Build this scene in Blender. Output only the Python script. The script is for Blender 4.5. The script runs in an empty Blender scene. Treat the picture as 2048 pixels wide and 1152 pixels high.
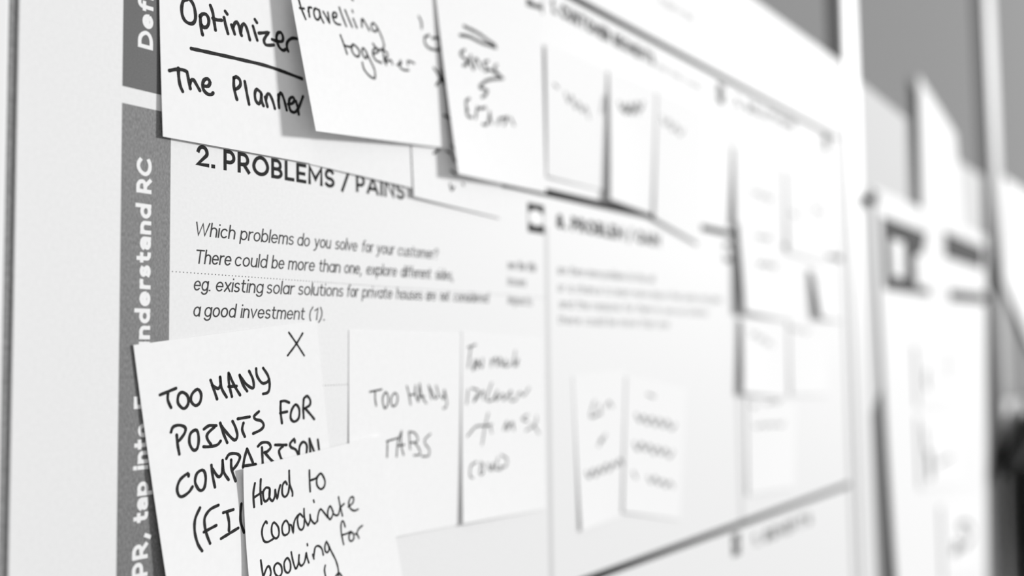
import bpy, bmesh, math, random
from mathutils import Vector, Matrix

# ------------------------------------------------------------------ camera, world, lamp, exposure
scene = bpy.context.scene
COL = scene.collection
EYE = 1.40                                   # camera height, metres
cam_data = bpy.data.cameras.new('camera')
cam_data.sensor_width = 36.0
cam_data.lens = 36.0
cam_data.clip_start = 0.01
cam_data.dof.use_dof = True
cam_data.dof.focus_distance = 0.312
cam_data.dof.aperture_fstop = 4.6
camera = bpy.data.objects.new('camera', cam_data)
COL.objects.link(camera)
AU = (0.57294, -0.04675, -0.81826)           # along the wall, seen from the camera
AV = (-0.0129, 0.99773, -0.06603)            # up the wall
AN = (0.81949, 0.04838, 0.57104)             # out of the wall
rot = Matrix(((AU[0], AU[1], AU[2]), (-AN[0], -AN[1], -AN[2]), (AV[0], AV[1], AV[2])))
camera.matrix_world = Matrix.Translation((0, -0.25, EYE)) @ rot.to_4x4()
scene.camera = camera

world = bpy.data.worlds.new('world')
scene.world = world
world.use_nodes = True
bg = world.node_tree.nodes['Background']
bg.inputs[0].default_value = (1, 1, 1, 1)
bg.inputs[1].default_value = 0.53

lamp_data = bpy.data.lights.new('window_light', 'AREA')
lamp_data.shape = 'DISK'
lamp_data.size = 1.75
lamp_data.energy = 2060
lamp = bpy.data.objects.new('window_light', lamp_data)
COL.objects.link(lamp)
aim = Vector((0.30, 0, EYE))
lamp.location = aim + Vector((1.5, -1.0, 0.42)).normalized() * 14.0
lamp.rotation_euler = (aim - lamp.location).to_track_quat('-Z', 'Y').to_euler()

scene.view_settings.view_transform = 'Standard'
scene.view_settings.look = 'None'
scene.view_settings.exposure = 0.0
scene.view_settings.gamma = 1.0
scene.view_settings.use_curve_mapping = False

# ------------------------------------------------------------------ helpers
def mat(name, col, rough=0.7, spec=0.3, noise=None, bump=0.0, metal=0.0):
    m = bpy.data.materials.new(name)
    m.use_nodes = True
    nt = m.node_tree
    b = nt.nodes['Principled BSDF']
    b.inputs['Base Color'].default_value = (col, col, col, 1)
    b.inputs['Roughness'].default_value = rough
    b.inputs['Specular IOR Level'].default_value = spec
    b.inputs['Metallic'].default_value = metal
    if noise:
        scale, amount, stretch = noise
        tc = nt.nodes.new('ShaderNodeTexCoord')
        mp = nt.nodes.new('ShaderNodeMapping')
        mp.inputs['Scale'].default_value = stretch
        nz = nt.nodes.new('ShaderNodeTexNoise')
        nz.inputs['Scale'].default_value = scale
        nz.inputs['Detail'].default_value = 5
        rp = nt.nodes.new('ShaderNodeValToRGB')
        lo, hi = max(0, col - amount), min(1, col + amount)
        rp.color_ramp.elements[0].position = 0.3
        rp.color_ramp.elements[1].position = 0.7
        rp.color_ramp.elements[0].color = (lo, lo, lo, 1)
        rp.color_ramp.elements[1].color = (hi, hi, hi, 1)
        nt.links.new(tc.outputs['Object'], mp.inputs['Vector'])
        nt.links.new(mp.outputs['Vector'], nz.inputs['Vector'])
        nt.links.new(nz.outputs['Fac'], rp.inputs['Fac'])
        nt.links.new(rp.outputs['Color'], b.inputs['Base Color'])
        if bump:
            bp = nt.nodes.new('ShaderNodeBump')
            bp.inputs['Strength'].default_value = bump
            bp.inputs['Distance'].default_value = 0.0004
            nt.links.new(nz.outputs['Fac'], bp.inputs['Height'])
            nt.links.new(bp.outputs['Normal'], b.inputs['Normal'])
    return m

M = dict(
    poster=mat('poster_paper', 0.80, 0.6, 0.25, (900, 0.02, (1, 1, 1))),
    note=mat('note_paper', 0.88, 0.75, 0.15, (500, 0.012, (1, 1, 1))),
    band=mat('printed_grey_glare', 0.185, 0.55, 0.3, (2600, 0.07, (1, 1, .35))),  # grey print; the stretched noise paints streaks of glare into its colour
    band_dark=mat('printed_dark_grey', 0.105, 0.55, 0.3, (3000, 0.02, (1, 1, 1))),
    white_ink=mat('white_print', 0.86, 0.6, 0.2),
    black_ink=mat('black_print', 0.016, 0.7, 0.1),
    text_ink=mat('dark_grey_print', 0.05, 0.7, 0.1),
    pale_ink=mat('light_grey_print', 0.62, 0.6, 0.2),
    soft_ink=mat('soft_grey_print', 0.14, 0.7, 0.1),
    edge_ink=mat('border_print', 0.42, 0.6, 0.2),
    mid_ink=mat('mid_grey_print', 0.26, 0.6, 0.2),
    marker=mat('black_marker', 0.026, 0.7, 0.08, (1500, 0.012, (1, 1, 1))),
    fabric=mat('grey_felt', 0.27, 0.95, 0.05, (700, 0.05, (1, 1, 1)), 0.5),
    groove=mat('groove_shade', 0.05, 0.8, 0.1),  # near-black colour standing in for the shade inside the grooves
    frame=mat('white_painted_metal', 0.82, 0.4, 0.4),
    grey_frame=mat('grey_painted_metal', 0.34, 0.45, 0.4),
    sheet=mat('white_sheet_paper', 0.84, 0.7, 0.2),
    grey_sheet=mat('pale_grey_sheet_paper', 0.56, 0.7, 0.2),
    wall=mat('painted_wall', 0.75, 0.9, 0.1, (30, 0.02, (1, 1, 1))),
    floor=mat('grey_carpet', 0.25, 0.95, 0.05, (400, 0.06, (1, 1, 1)), 0.4),
    jacket=mat('black_cloth', 0.02, 0.9, 0.1, (300, 0.01, (1, 1, 1)), 0.4),
    pin=mat('dark_plastic', 0.05, 0.4, 0.4),
)

def W(s, h, z=0.0):
    """millimetres along, up and out of the board -> metres in the room"""
    return Vector((s / 1000.0, -z / 1000.0, EYE + h / 1000.0))

def link(name, me, material, parent=None, origin=None):
    """me holds room coordinates; the object's origin goes to `origin`"""
    o = bpy.data.objects.new(name, me)
    COL.objects.link(o)
    if origin is None:
        origin = parent_origin(parent) if parent else Vector((0, 0, 0))
    me.transform(Matrix.Translation(-origin))
    if parent:
        o.parent = parent
        o.location = origin - parent_origin(parent)
    else:
        o.location = origin
    o['_o'] = tuple(origin)
    if material:
        me.materials.append(material)
    return o

def parent_origin(p):
    return Vector(p['_o'])

def thing(name, origin):
    o = bpy.data.objects.new(name, None)
    o.empty_display_size = 0.02
    COL.objects.link(o)
    o.location = origin
    o['_o'] = tuple(origin)
    return o

def tag(o, label, cat, group=None):
    o['label'] = label
    o['category'] = cat
    if group:
        o['group'] = group
    return o

def mesh(name, verts, faces, smooth=False):
    me = bpy.data.meshes.new(name)
    me.from_pydata([tuple(v) for v in verts], [], faces)
    if smooth:
        for p in me.polygons:
            p.use_smooth = True
    me.update()
    return me

def box(name, s0, s1, h0, h1, z0, z1, bevel=0.0):
    bm = bmesh.new()
    bmesh.ops.create_cube(bm, size=1.0)
    for v in bm.verts:
        v.co = W(s0 + (v.co.x + .5) * (s1 - s0), h0 + (v.co.z + .5) * (h1 - h0), z1 - (v.co.y + .5) * (z1 - z0))
    if bevel:
        bmesh.ops.bevel(bm, geom=bm.edges[:], offset=bevel / 1000.0, segments=2, affect='EDGES')
    bmesh.ops.recalc_face_normals(bm, faces=bm.faces[:])
    me = bpy.data.meshes.new(name)
    bm.to_mesh(me)
    bm.free()
    return me

def catmull(p, step):
    if len(p) < 3:
        q = p
        out = []
        for a, b in zip(q[:-1], q[1:]):
            n = max(1, int(math.dist(a, b) / step))
            out += [(a[0] + (b[0] - a[0]) * i / n, a[1] + (b[1] - a[1]) * i / n) for i in range(n)]
        return out + [q[-1]]
    closed = math.dist(p[0], p[-1]) < 1e-6
    pts = ([p[-2]] + p + [p[1]]) if closed else ([p[0]] + p + [p[-1]])
    out = []
    for i in range(1, len(pts) - 2):
        p0, p1, p2, p3 = pts[i - 1:i + 3]
        n = max(2, min(12, int(math.dist(p1, p2) / step)))
        for k in range(n):
            t = k / n
            out.append(tuple(.5 * (2 * p1[j] + (p2[j] - p0[j]) * t + (2 * p0[j] - 5 * p1[j] + 4 * p2[j] - p3[j]) * t * t
                                   + (3 * p1[j] - p0[j] - 3 * p2[j] + p3[j]) * t ** 3) for j in (0, 1)))
    out.append(p[-1])
    return out

def ribbon(pts, w, cap, V, F, place, wob=None):
    """flat stroke of width w along pts; cap 'round' or 'square'; place(s, h) -> room point"""
    r = w / 2
    q = [pts[0]]
    for p in pts[1:]:
        if math.dist(p, q[-1]) > 1e-4:
            q.append(p)
    if len(q) == 1:
        q.append((q[0][0] + r * .3, q[0][1]))
    closed = len(q) > 3 and math.dist(q[0], q[-1]) < 1e-3
    def nd(a, b):
        d = math.dist(a, b) or 1e-9
        return ((b[0] - a[0]) / d, (b[1] - a[1]) / d)
    if cap == 'square' and not closed:
        a, b = nd(q[0], q[1]), nd(q[-2], q[-1])
        q[0] = (q[0][0] - a[0] * r, q[0][1] - a[1] * r)
        q[-1] = (q[-1][0] + b[0] * r, q[-1][1] + b[1] * r)
    n = len(q)
    base = len(V)
    for i in range(n):
        if closed and i in (0, n - 1):
            d0, d1 = nd(q[-2], q[-1]), nd(q[0], q[1])
        else:
            d0 = nd(q[max(0, i - 1)], q[i]) if i else nd(q[0], q[1])
            d1 = nd(q[i], q[i + 1]) if i < n - 1 else d0
        t = (d0[0] + d1[0], d0[1] + d1[1])
        l = math.hypot(*t) or 1e-9
        t = (t[0] / l, t[1] / l)
        k = 1 / max(.55, t[0] * d1[0] + t[1] * d1[1])
        rr = r * k * (wob(i, n) if wob else 1)
        V.append(place(q[i][0] - t[1] * rr, q[i][1] + t[0] * rr))
        V.append(place(q[i][0] + t[1] * rr, q[i][1] - t[0] * rr))
    for i in range(n - 1):
        a = base + 2 * i
        F.append((a, a + 1, a + 3, a + 2))
    if cap == 'round':
        for c in (q[0], q[-1]):
            b = len(V)
            V.append(place(*c))
            for k in range(14):
                an = k * math.tau / 14
                V.append(place(c[0] + r * math.cos(an), c[1] + r * math.sin(an)))
            for k in range(14):
                F.append((b, b + 1 + k, b + 1 + (k + 1) % 14))

# ------------------------------------------------------------------ stroke lettering for printed text
def arc(cx, cy, rx, ry, a0, a1, n=14):
    return [(cx + rx * math.cos(math.radians(a0 + (a1 - a0) * i / n)), cy + ry * math.sin(math.radians(a0 + (a1 - a0) * i / n))) for i in range(n + 1)]

def ell(cx, cy, rx, ry):
    return arc(cx, cy, rx, ry, 90, 450, 28)

X = .72
BOWL = ell(.27, .36, .27, .36)
GL = {
 'P': (.5, [[(0, 0), (0, 1), (.22, 1)] + arc(.24, .71, .26, .29, 90, -90) + [(0, .42)]]),
 'R': (.55, [[(0, 0), (0, 1), (.22, 1)] + arc(.24, .72, .26, .28, 90, -90) + [(0, .44)], [(.27, .44), (.55, 0)]]),
 'C': (.72, [arc(.42, .5, .42, .5, 48, 312, 24)]),
 'D': (.72, [[(0, .5), (0, 1), (.24, 1)] + arc(.26, .5, .46, .5, 90, -90) + [(0, 0), (0, .5)]]),
 'W': (1.08, [[(0, 1), (.28, 0), (.54, .95), (.8, 0), (1.08, 1)]]),
 'T': (.66, [[(0, 1), (.66, 1)], [(.33, 1), (.33, 0)]]),
 'B': (.54, [[(0, .5), (0, 1), (.24, 1)] + arc(.26, .765, .22, .235, 90, -90) + [(0, .53)], [(.24, .53)] + arc(.27, .265, .27, .265, 90, -90) + [(0, 0), (0, .53)]]),
 'L': (.44, [[(0, 1), (0, 0), (.44, 0)]]),
 'E': (.48, [[(.48, 1), (0, 1), (0, 0), (.48, 0)], [(0, .52), (.42, .52)]]),
 'M': (.8, [[(0, 0), (0, 1), (.4, .3), (.8, 1), (.8, 0)]]),
 'S': (.52, [arc(.27, .75, .25, .25, 35, 255, 14) + arc(.26, .25, .27, .26, 90, -145, 16)]),
 'A': (.76, [[(0, 0), (.38, 1), (.76, 0)], [(.12, .3), (.64, .3)]]),
 'I': (.0, [[(0, 0), (0, 1)]]),
 'N': (.64, [[(0, 0), (0, 1), (.64, 0), (.64, 1)]]),
 'O': (.84, [ell(.42, .5, .42, .5)]),
 'U': (.62, [[(0, 1), (0, .33)] + arc(.31, .33, .31, .33, 180, 360) + [(.62, 1)]]),
 'G': (.74, [arc(.42, .5, .42, .5, 48, 330, 24) + [(.76, .45)]]),
 'F': (.46, [[(.46, 1), (0, 1), (0, 0)], [(0, .5), (.4, .5)]]),
 '2': (.54, [arc(.26, .73, .25, .27, 165, -35, 12) + [(0, 0), (.54, 0)]]),
 '1': (.2, [[(0, .82), (.2, 1), (.2, 0)]]),
 '8': (.5, [ell(.25, .76, .21, .24), ell(.25, .26, .25, .26)]),
 '/': (.42, [[(0, -.12), (.42, 1.08)]]),
 '.': (.03, [[(0, 0), (.03, 0)]]),
 ',': (.08, [[(.08, .02), (0, -.2)]]),
 '(': (.16, [[(.16, 1.08), (.02, .75), (.0, .42), (.04, .1), (.16, -.2)]]),
 ')': (.16, [[(0, 1.08), (.14, .75), (.16, .42), (.12, .1), (0, -.2)]]),
 '?': (.42, [arc(.2, .77, .21, .23, 165, -60, 12) + [(.2, .42), (.2, .28)], [(.19, 0), (.21, 0)]]),
 'a': (.54, [BOWL, [(.54, X), (.54, 0)]]),
 '@': (.46, [arc(.22, .46, .24, .26, 155, 0, 10) + [(.46, 0)], ell(.23, .2, .23, .2)]),
 'b': (.54, [BOWL, [(0, 1.04), (0, 0)]]),
 'c': (.5, [arc(.27, .36, .27, .36, 45, 315, 20)]),
 'd': (.54, [BOWL, [(.54, 1.04), (.54, 0)]]),
 'e': (.54, [[(.02, .37), (.54, .37)] + arc(.27, .36, .27, .36, 2, 318, 22)]),
 'f': (.34, [[(.12, 0), (.12, .8)] + arc(.32, .82, .2, .22, 180, 85, 8), [(0, X), (.32, X)]]),
 'g': (.54, [BOWL, [(.54, X), (.54, -.04)] + arc(.27, -.04, .27, .24, 0, -150, 12)]),
 'h': (.48, [[(0, 1.04), (0, 0)], [(0, .44)] + arc(.24, .45, .24, .27, 170, 0, 12) + [(.48, 0)]]),
 'i': (.0, [[(0, X), (0, 0)], [(0, .98), (0, 1.0)]]),
 'l': (.0, [[(0, 1.04), (0, 0)]]),
 'm': (.8, [[(0, X), (0, 0)], [(0, .46)] + arc(.2, .48, .2, .24, 170, 0, 10) + [(.4, 0)], [(.4, .46)] + arc(.6, .48, .2, .24, 170, 0, 10) + [(.8, 0)]]),
 'n': (.48, [[(0, X), (0, 0)], [(0, .44)] + arc(.24, .45, .24, .27, 170, 0, 12) + [(.48, 0)]]),
 'o': (.54, [BOWL]),
 'p': (.54, [BOWL, [(0, X), (0, -.3)]]),
 'r': (.28, [[(0, X), (0, 0)], [(0, .4)] + arc(.26, .44, .26, .28, 170, 80, 8)]),
 's': (.4, [arc(.2, .54, .19, .18, 40, 250, 12) + arc(.19, .18, .21, .18, 85, -145, 12)]),
 't': (.34, [[(.12, .94), (.12, .2)] + arc(.32, .2, .2, .2, 180, 275, 8), [(0, X), (.32, X)]]),
 'u': (.48, [[(0, X), (0, .27)] + arc(.24, .27, .24, .27, 180, 350, 12), [(.48, X), (.48, 0)]]),
 'v': (.5, [[(0, X), (.25, 0), (.5, X)]]),
 'x': (.46, [[(0, X), (.46, 0)], [(.46, X), (0, 0)]]),
 'y': (.5, [[(0, X), (.26, .02)], [(.5, X), (.2, -.16), (.08, -.28), (-.02, -.28)]]),
}

def text_strokes(txt, wt, gap):
    x, res = 0.0, []
    for ch in txt:
        if ch == ' ':
            x += .28 + gap
            continue
        adv, sts = GL[ch]
        x += wt / 2
        for st in sts:
            res.append([(x + a, b) for a, b in st])
        x += adv + wt / 2 + gap
    return res, x - gap

def fit_y(b, wt):
    def f(t):
        if t < 0: return wt / 2 + t
        if t <= X: return wt / 2 + t / X * (X - wt)
        return X - wt / 2 + (t - X) / (1 - X) * (1 - X) if t <= 1 else 1 - wt / 2 + (t - 1)
    return f(b)

def set_word(V, F, txt, p0, p1, cap, wt, gap, shear, z):
    """txt set from p0 to p1 (mm on the board, baseline ends)"""
    res, adv = text_strokes(txt, wt, gap)
    L = math.dist(p0, p1)
    kx = L / adv
    ux, uy = (p1[0] - p0[0]) / L, (p1[1] - p0[1]) / L
    for k, st in enumerate(res):
        pts = []
        for a, b in st:
            y = fit_y(b, wt) * cap
            xx = a * kx + shear * (y - cap * .35)
            pts.append((p0[0] + ux * xx - uy * y, p0[1] + uy * xx + ux * y))
        d = z + .012 * (k % 4)
        n0 = len(V)
        ribbon(pts, wt * cap, 'square', V, F, lambda s, h: W(s, h, d))
        for i in range(n0, len(V)):                # the end of a stroke lies a hair over its start
            V[i] = V[i] - Vector((0, 1e-5 * (i - n0) / (len(V) - n0), 0))

def print_text(name, txt, p0, p1, cap, wt, material, parent, gap=.13, shear=0.0, z=.06):
    return print_words(name, [(txt, p0, p1)], cap, wt, material, parent, gap, shear, z)

def print_words(name, words, cap, wt, material, parent, gap=.13, shear=0.0, z=.06):
    """cap height in mm; wt = stroke weight / cap height"""
    V, F = [], []
    for txt, p0, p1 in words:
        set_word(V, F, txt, p0, p1, cap, wt, gap, shear, z)
    return link(name, mesh(name, V, F), material, parent)

def poly(name, pts, z, material, parent, label=None):
    o = link(name, mesh(name, [W(p[0], p[1], z) for p in pts], [tuple(range(len(pts)))]), material, parent)
    if label:
        o['label'] = label
    return o

def bar(name, p0, p1, w, z, material, parent):
    V, F = [], []
    ribbon([p0, p1], w, 'butt', V, F, lambda s, h: W(s, h, z))
    return link(name, mesh(name, V, F), material, parent)

# ------------------------------------------------------------------ sheets of paper that lift off the board
def bern(t):
    return ((1 - t) ** 2, 2 * t * (1 - t), t * t)

class Sheet:
    @staticmethod
    def line(p, q):
        return lambda s: (s, p[1] + (q[1] - p[1]) * (s - p[0]) / (q[0] - p[0]))
    def __init__(self, quad, lift):
        self.q, self.l = quad, lift
    def flat(self, a, b):
        q = self.q
        return tuple((1 - b) * ((1 - a) * q[0][j] + a * q[1][j]) + b * ((1 - a) * q[3][j] + a * q[2][j]) for j in (0, 1))
    def z(self, a, b):
        a, b = min(max(a, 0), 1), min(max(b, 0), 1)
        A, B = bern(a), bern(b)
        return sum(B[i] * A[j] * self.l[i][j] for i in range(3) for j in range(3))
    def inv(self, s, h):
        q, a, b = self.q, .5, .5
        for _ in range(8):
            f = self.flat(a, b)
            r0, r1 = f[0] - s, f[1] - h
            da = [(1 - b) * (q[1][j] - q[0][j]) + b * (q[2][j] - q[3][j]) for j in (0, 1)]
            db = [(1 - a) * (q[3][j] - q[0][j]) + a * (q[2][j] - q[1][j]) for j in (0, 1)]
            det = da[0] * db[1] - db[0] * da[1]
            a -= (r0 * db[1] - db[0] * r1) / det
            b -= (da[0] * r1 - r0 * da[1]) / det
        return a, b
    def put(self, s, h, off=.05):
        return W(s, h, self.z(*self.inv(s, h)) + off)
    def paper(self, name, n=20, thick=.12):
        V, F = [], []
        for k in (0, 1):
            for i in range(n + 1):
                for j in range(n + 1):
                    a, b = j / n, i / n
                    s, h = self.flat(a, b)
                    V.append(W(s, h, self.z(a, b) - k * thick))
        N1 = (n + 1) ** 2
        ix = lambda i, j, k=0: k * N1 + i * (n + 1) + j
        for i in range(n):
            for j in range(n):
                F.append((ix(i, j), ix(i + 1, j), ix(i + 1, j + 1), ix(i, j + 1)))
                F.append((ix(i, j, 1), ix(i, j + 1, 1), ix(i + 1, j + 1, 1), ix(i + 1, j, 1)))
        rim = [(0, j) for j in range(n)] + [(i, n) for i in range(n)] + [(n, j) for j in range(n, 0, -1)] + [(i, 0) for i in range(n, 0, -1)]
        flat = len(F)
        for c, d in zip(rim, rim[1:] + rim[:1]):
            k = len(V)
            V += [V[ix(*c)], V[ix(*d)], V[ix(*d, 1)], V[ix(*c, 1)]]
            F.append((k, k + 1, k + 2, k + 3))
        me = mesh(name, V, F)
        for p in me.polygons:
            p.use_smooth = p.index < flat
        return me

def sheet(name, quad, lift, material, label, cat, group=None, lines=(), ink='handwriting'):
    sh = Sheet(quad, lift)
    top = [(quad[0][i] + quad[1][i]) / 2 for i in (0, 1)]
    o = link(name, sh.paper(name), material, None, W(top[0], top[1], 0))
    tag(o, label, cat, group)
    rnd = random.Random(len(label))
    for nm, w, data in lines:
        V, F = [], []
        for st in data.split(';'):
            pts = [tuple(map(float, p.split(','))) for p in st.split()]
            ph = rnd.uniform(0, 6)
            ribbon(catmull(pts, .45), w, 'round', V, F, sh.put, lambda i, n, ph=ph: 1 + .07 * math.sin(i * .9 + ph))
        link(ink, mesh(ink, V, F), M['marker'], o)
    return o

# ------------------------------------------------------------------ the room
def structure(name, me, material):
    o = link(name, me, material, None)
    o['kind'] = 'structure'
    return o
FL = -EYE * 1000
structure('floor', box('floor', -1500, 5500, FL - 50, FL, -1400, 4000), M['floor'])
structure('wall_back', box('wall_back', -1500, 5500, FL, 1500, -1500, -1400), M['wall'])

# ------------------------------------------------------------------ the three partition boards
def board(label, s0, s1, left, right, panel, shade_span, left_mat, right_mat, top=1000, bot=-1000):
    """posts: (s0, s1) spans of the upright frame; panel: (s0, s1) of the felt"""
    t = tag(thing('partition_board', W((s0 + s1) / 2, FL, -12)), label, 'partition', 'partition boards in a row')
    link('felt_panel', box('felt_panel', panel[0], panel[1], bot, top, -16, -.7, .8), M['fabric'], t)
    link('backing', box('backing', s0 + 4, s1 - 4, bot, top, -24, -16.2), M['groove'], t)
    if shade_span:
        link('groove_shade_strip', box('groove_shade_strip', shade_span[0], shade_span[1], bot, top, -16, -.9), M['groove'], t)  # flat dark strip level with the felt, painted shade of the groove by the post
    for sp, mm in ((left, left_mat), (right, right_mat)):
        if sp:
            link('frame_post', box('frame_post', sp[0], sp[1], FL + 20, top + 20, -26, 1.5, 1.0), mm, t)
            link('foot', box('foot', sp[0] - 3, sp[1] + 3, FL, FL + 20, -220, 200, 4), M['grey_frame'], t)
    link('top_rail', box('top_rail', s0 + 4, s1 - 4, top, top + 20, -26, 1.5, 1.0), left_mat, t)
    link('bottom_rail', box('bottom_rail', s0 + 4, s1 - 4, bot - 20, bot, -26, 1.5, 1.0), left_mat, t)
    return t
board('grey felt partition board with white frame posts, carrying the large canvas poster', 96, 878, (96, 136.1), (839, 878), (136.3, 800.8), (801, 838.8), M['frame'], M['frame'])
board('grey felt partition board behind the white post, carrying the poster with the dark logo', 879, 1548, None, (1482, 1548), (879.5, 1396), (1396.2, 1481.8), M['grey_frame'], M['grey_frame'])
board('grey felt partition board at the right edge of the picture', 1549, 2300, None, (2260, 2300), (1550, 2240), None, M['grey_frame'], M['grey_frame'])

# ------------------------------------------------------------------ the canvas poster
PT = 236.65          # top edge
PB = -560.0
po = thing('canvas_poster', W(490, PB, 0))
tag(po, 'large white printed canvas poster with grey side bands and ruled cells, covered in sticky notes', 'poster')
link('poster_sheet', box('poster_sheet', 139.2, 838.5, PB, PT, -.6, 0), M['poster'], po)
bs0, bs1 = 169.21, 185.34
for top, bot, mm in ((PT - 40, 76.70, M['band_dark']), (71.90, -330.0, M['band'])):
    poly('section_band', [(bs0, bot), (bs1, bot), (bs1, top), (bs0, top)], .03, mm, po)
bands = [o for o in bpy.data.objects if o.name.startswith('section_band')]
bands.sort(key=lambda o: o.name)
bx = 178.94
capb = bx - 173.97
print_text('band_lettering', 'Define', (bx, 88.95), (bx, 88.95 + 25.5), capb, .23, M['white_ink'], bands[0], gap=.10)
print_words('band_lettering', [(w, (bx, a), (bx, b)) for w, a, b in (('PR,', -59.97, -47.95), ('t@p', -44.91, -33.65), ('into', -30.31, -17.59),
            ('E', -13.39, -10.02), ('underst@nd', 1.39, 44.37), ('RC', 47.25, 57.47))], capb, .23, M['white_ink'], bands[1], gap=.10)
# ruled lines
h1, h2, h3 = 171.02, 73.63, -104.34
sr = 822.06
for h in (h1, h2, h3):
    bar('rule_line', (bs1 + 6, h), (sr, h), 3.8, .05, M['black_ink'], po)
bar('border_line', (sr, h1 + 1.3), (sr, -330), 8, .055, M['edge_ink'], po)
bar('divider_line', (385.87, h2 - 16), (385.87, h3), 3.4, .04, M['pale_ink'], po)
bar('divider_line', (601.02, h1 - 20), (601.02, h3), 6, .04, M['pale_ink'], po)
# printed words
hb = 57.89
hl = Sheet.line((194.48, 57.89), (289.03, 58.67))
print_words('heading', [('2.', hl(194.48), hl(201.30)), ('PROBLEMS', hl(204.51), hl(252.12)), ('/', hl(255.28), hl(259.73)), ('PAINS', hl(262.74), hl(288.74))],
            64.43 - 57.93, .178, M['black_ink'], po, gap=.13)
bl = Sheet.line((194.13, 36.84), (308.60, 37.68))
print_words('body_text', [('Which', bl(194.13), bl(209.18)), ('problems', bl(211.23), bl(233.36)), ('do', bl(235.02), bl(240.51)), ('you', bl(242.69), bl(250.29)), ('solve', bl(252.56), bl(263.29)), ('for', bl(265.71), bl(271.53)), ('your', bl(273.51), bl(282.83)), ('customer?', bl(284.91), bl(308.14))],
            41.05 - 36.85, .10, M['text_ink'], po, gap=.10, shear=.17)
bl = Sheet.line((194.39, 28.51), (318.85, 30.04))
print_words('body_text', [('There', bl(194.39), bl(207.68)), ('could', bl(209.13), bl(222.07)), ('be', bl(224.05), bl(229.25)), ('more', bl(231.09), bl(242.80)), ('than', bl(244.76), bl(254.84)), ('one,', bl(256.91), bl(265.54)), ('explore', bl(267.98), bl(284.15)), ('different', bl(286.51), bl(303.78)), ('sides,', bl(306.66), bl(317.73))],
            41.05 - 36.85, .10, M['text_ink'], po, gap=.10, shear=.17)
bl = Sheet.line((193.92, 20.47), (342.17, 21.93))
print_words('body_text', [('eg.', bl(193.92), bl(200.01)), ('existing', bl(201.96), bl(220.46)), ('solar', bl(222.00), bl(233.61)), ('solutions', bl(235.48), bl(256.28)), ('for', bl(258.12), bl(263.73)), ('private', bl(265.88), bl(281.60)), ('houses', bl(283.94), bl(298.63)), ('are', bl(300.85), bl(306.71)), ('not', bl(309.62), bl(315.07)), ('considered', bl(317.77), bl(340.94))],
            41.05 - 36.85, .10, M['text_ink'], po, gap=.10, shear=.17)
bl = Sheet.line((193.82, 12.77), (248.01, 12.72))
print_words('body_text', [('a', bl(193.82), bl(196.24)), ('good', bl(197.78), bl(209.52)), ('investment', bl(211.57), bl(238.27)), ('(1).', bl(240.18), bl(247.65))],
            41.05 - 36.85, .10, M['text_ink'], po, gap=.10, shear=.17)
def dots(a, b, pitch):
    V, F = [], []
    n = int(math.dist(a, b) / pitch)
    for i in range(n + 1):
        c = (a[0] + (b[0] - a[0]) * i / n, a[1] + (b[1] - a[1]) * i / n)
        k = len(V)
        V += [W(c[0] + .17 * math.cos(j * math.tau / 10), c[1] + .17 * math.sin(j * math.tau / 10), .05) for j in range(10)]
        F.append(tuple(range(k, k + 10)))
    link('dotted_line', mesh('dotted_line', V, F), M['text_ink'], po)
dots((186.34, 25.65), (383.93, 25.65), 1.28)
dots((bs1 + 2, -9.15), (383.93, -9.15), 1.28)
sm = 41.05 - 36.85
hc = h1 - 17
print_text('heading', '1. CUSTOMER SEGMENTS', (392.70, 158.73), (496.51, 156.94), 6.8, .26, M['black_ink'], po, gap=.13)
print_text('side_note', 'and their needs', (498.85, 156.08), (558.68, 155.35), 5.0, .12, M['mid_ink'], po, gap=.15)
print_text('heading', '8. PROBLEM / GAIN', (394.49, 58.17), (498.82, 57.76), 6.8, .26, M['black_ink'], po, gap=.13)
print_text('heading', '2. SOLUTIONS', (606.93, 155.97), (718.80, 159.01), 7.6, .26, M['text_ink'], po, gap=.13)
print_text('heading', '1. BENEFITS', (617.89, -121.26), (726.42, -121.90), 7.6, .26, M['text_ink'], po, gap=.13)
print_text('poster_title', 'canvas', (504.31, 193.70), (549.81, 194.94), 6, .15, M['mid_ink'], po, gap=.15)
for txt, a, b in (('see the title', (355.07, 36.86), (376.97, 36.89)), ('issues', (354.92, 30.03), (368.91, 29.84)), ('impacts', (355.11, 21.95), (373.40, 21.69)),
                  ('are there more problems for this cell', (394.72, 37.03), (490.79, 37.79)), ('or a chance to learn more about their pains and gains', (394.49, 29.00), (579.93, 30.20)),
                  ('and the reasons for them to use our solution', (395.54, 21.50), (558.37, 21.81)), ('there could be more than one', (394.47, 14.17), (507.47, 14.02))):
    print_text('small_text', txt, a, b, sm, .095, M['soft_ink'], po, gap=.15, shear=.15)
# printed icons, a dark square with a pale round figure in it
def icon(cx, cy, w, h, f=1.0):
    r = poly('icon', [(cx - w / 2, cy - h / 2), (cx + w / 2, cy - h / 2), (cx + w / 2, cy + h / 2), (cx - w / 2, cy + h / 2)], .05, M['text_ink'], po)
    pts = [(cx + w * .40 * f * math.cos(i * math.tau / 24), cy + h * .02 + h * .27 * f * math.sin(i * math.tau / 24)) for i in range(24)]
    poly('icon_figure', pts, .07, M['white_ink'], r)
    if f == 1:
        for sgn in (-1, 1):
            poly('icon_figure', [(cx + sgn * w * .47, cy - h * .2), (cx + sgn * w * .30, cy - h * .2), (cx + sgn * w * .30, cy + h * .2), (cx + sgn * w * .47, cy + h * .2)], .068, M['pale_ink'], r)
iw, ih = 384.53 - 371.22, 67.34 - 54.31
iq = (377.59, 60.82)
icon(iq[0], iq[1], iw, ih)
icon(iq[0] + 1.5, 162.27, iw, ih)
icon(586.09, 159.76, iw * .85, ih * .95, .45)
icon(590.33, 61.67, iw * .8, ih * .9, 1)
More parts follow.
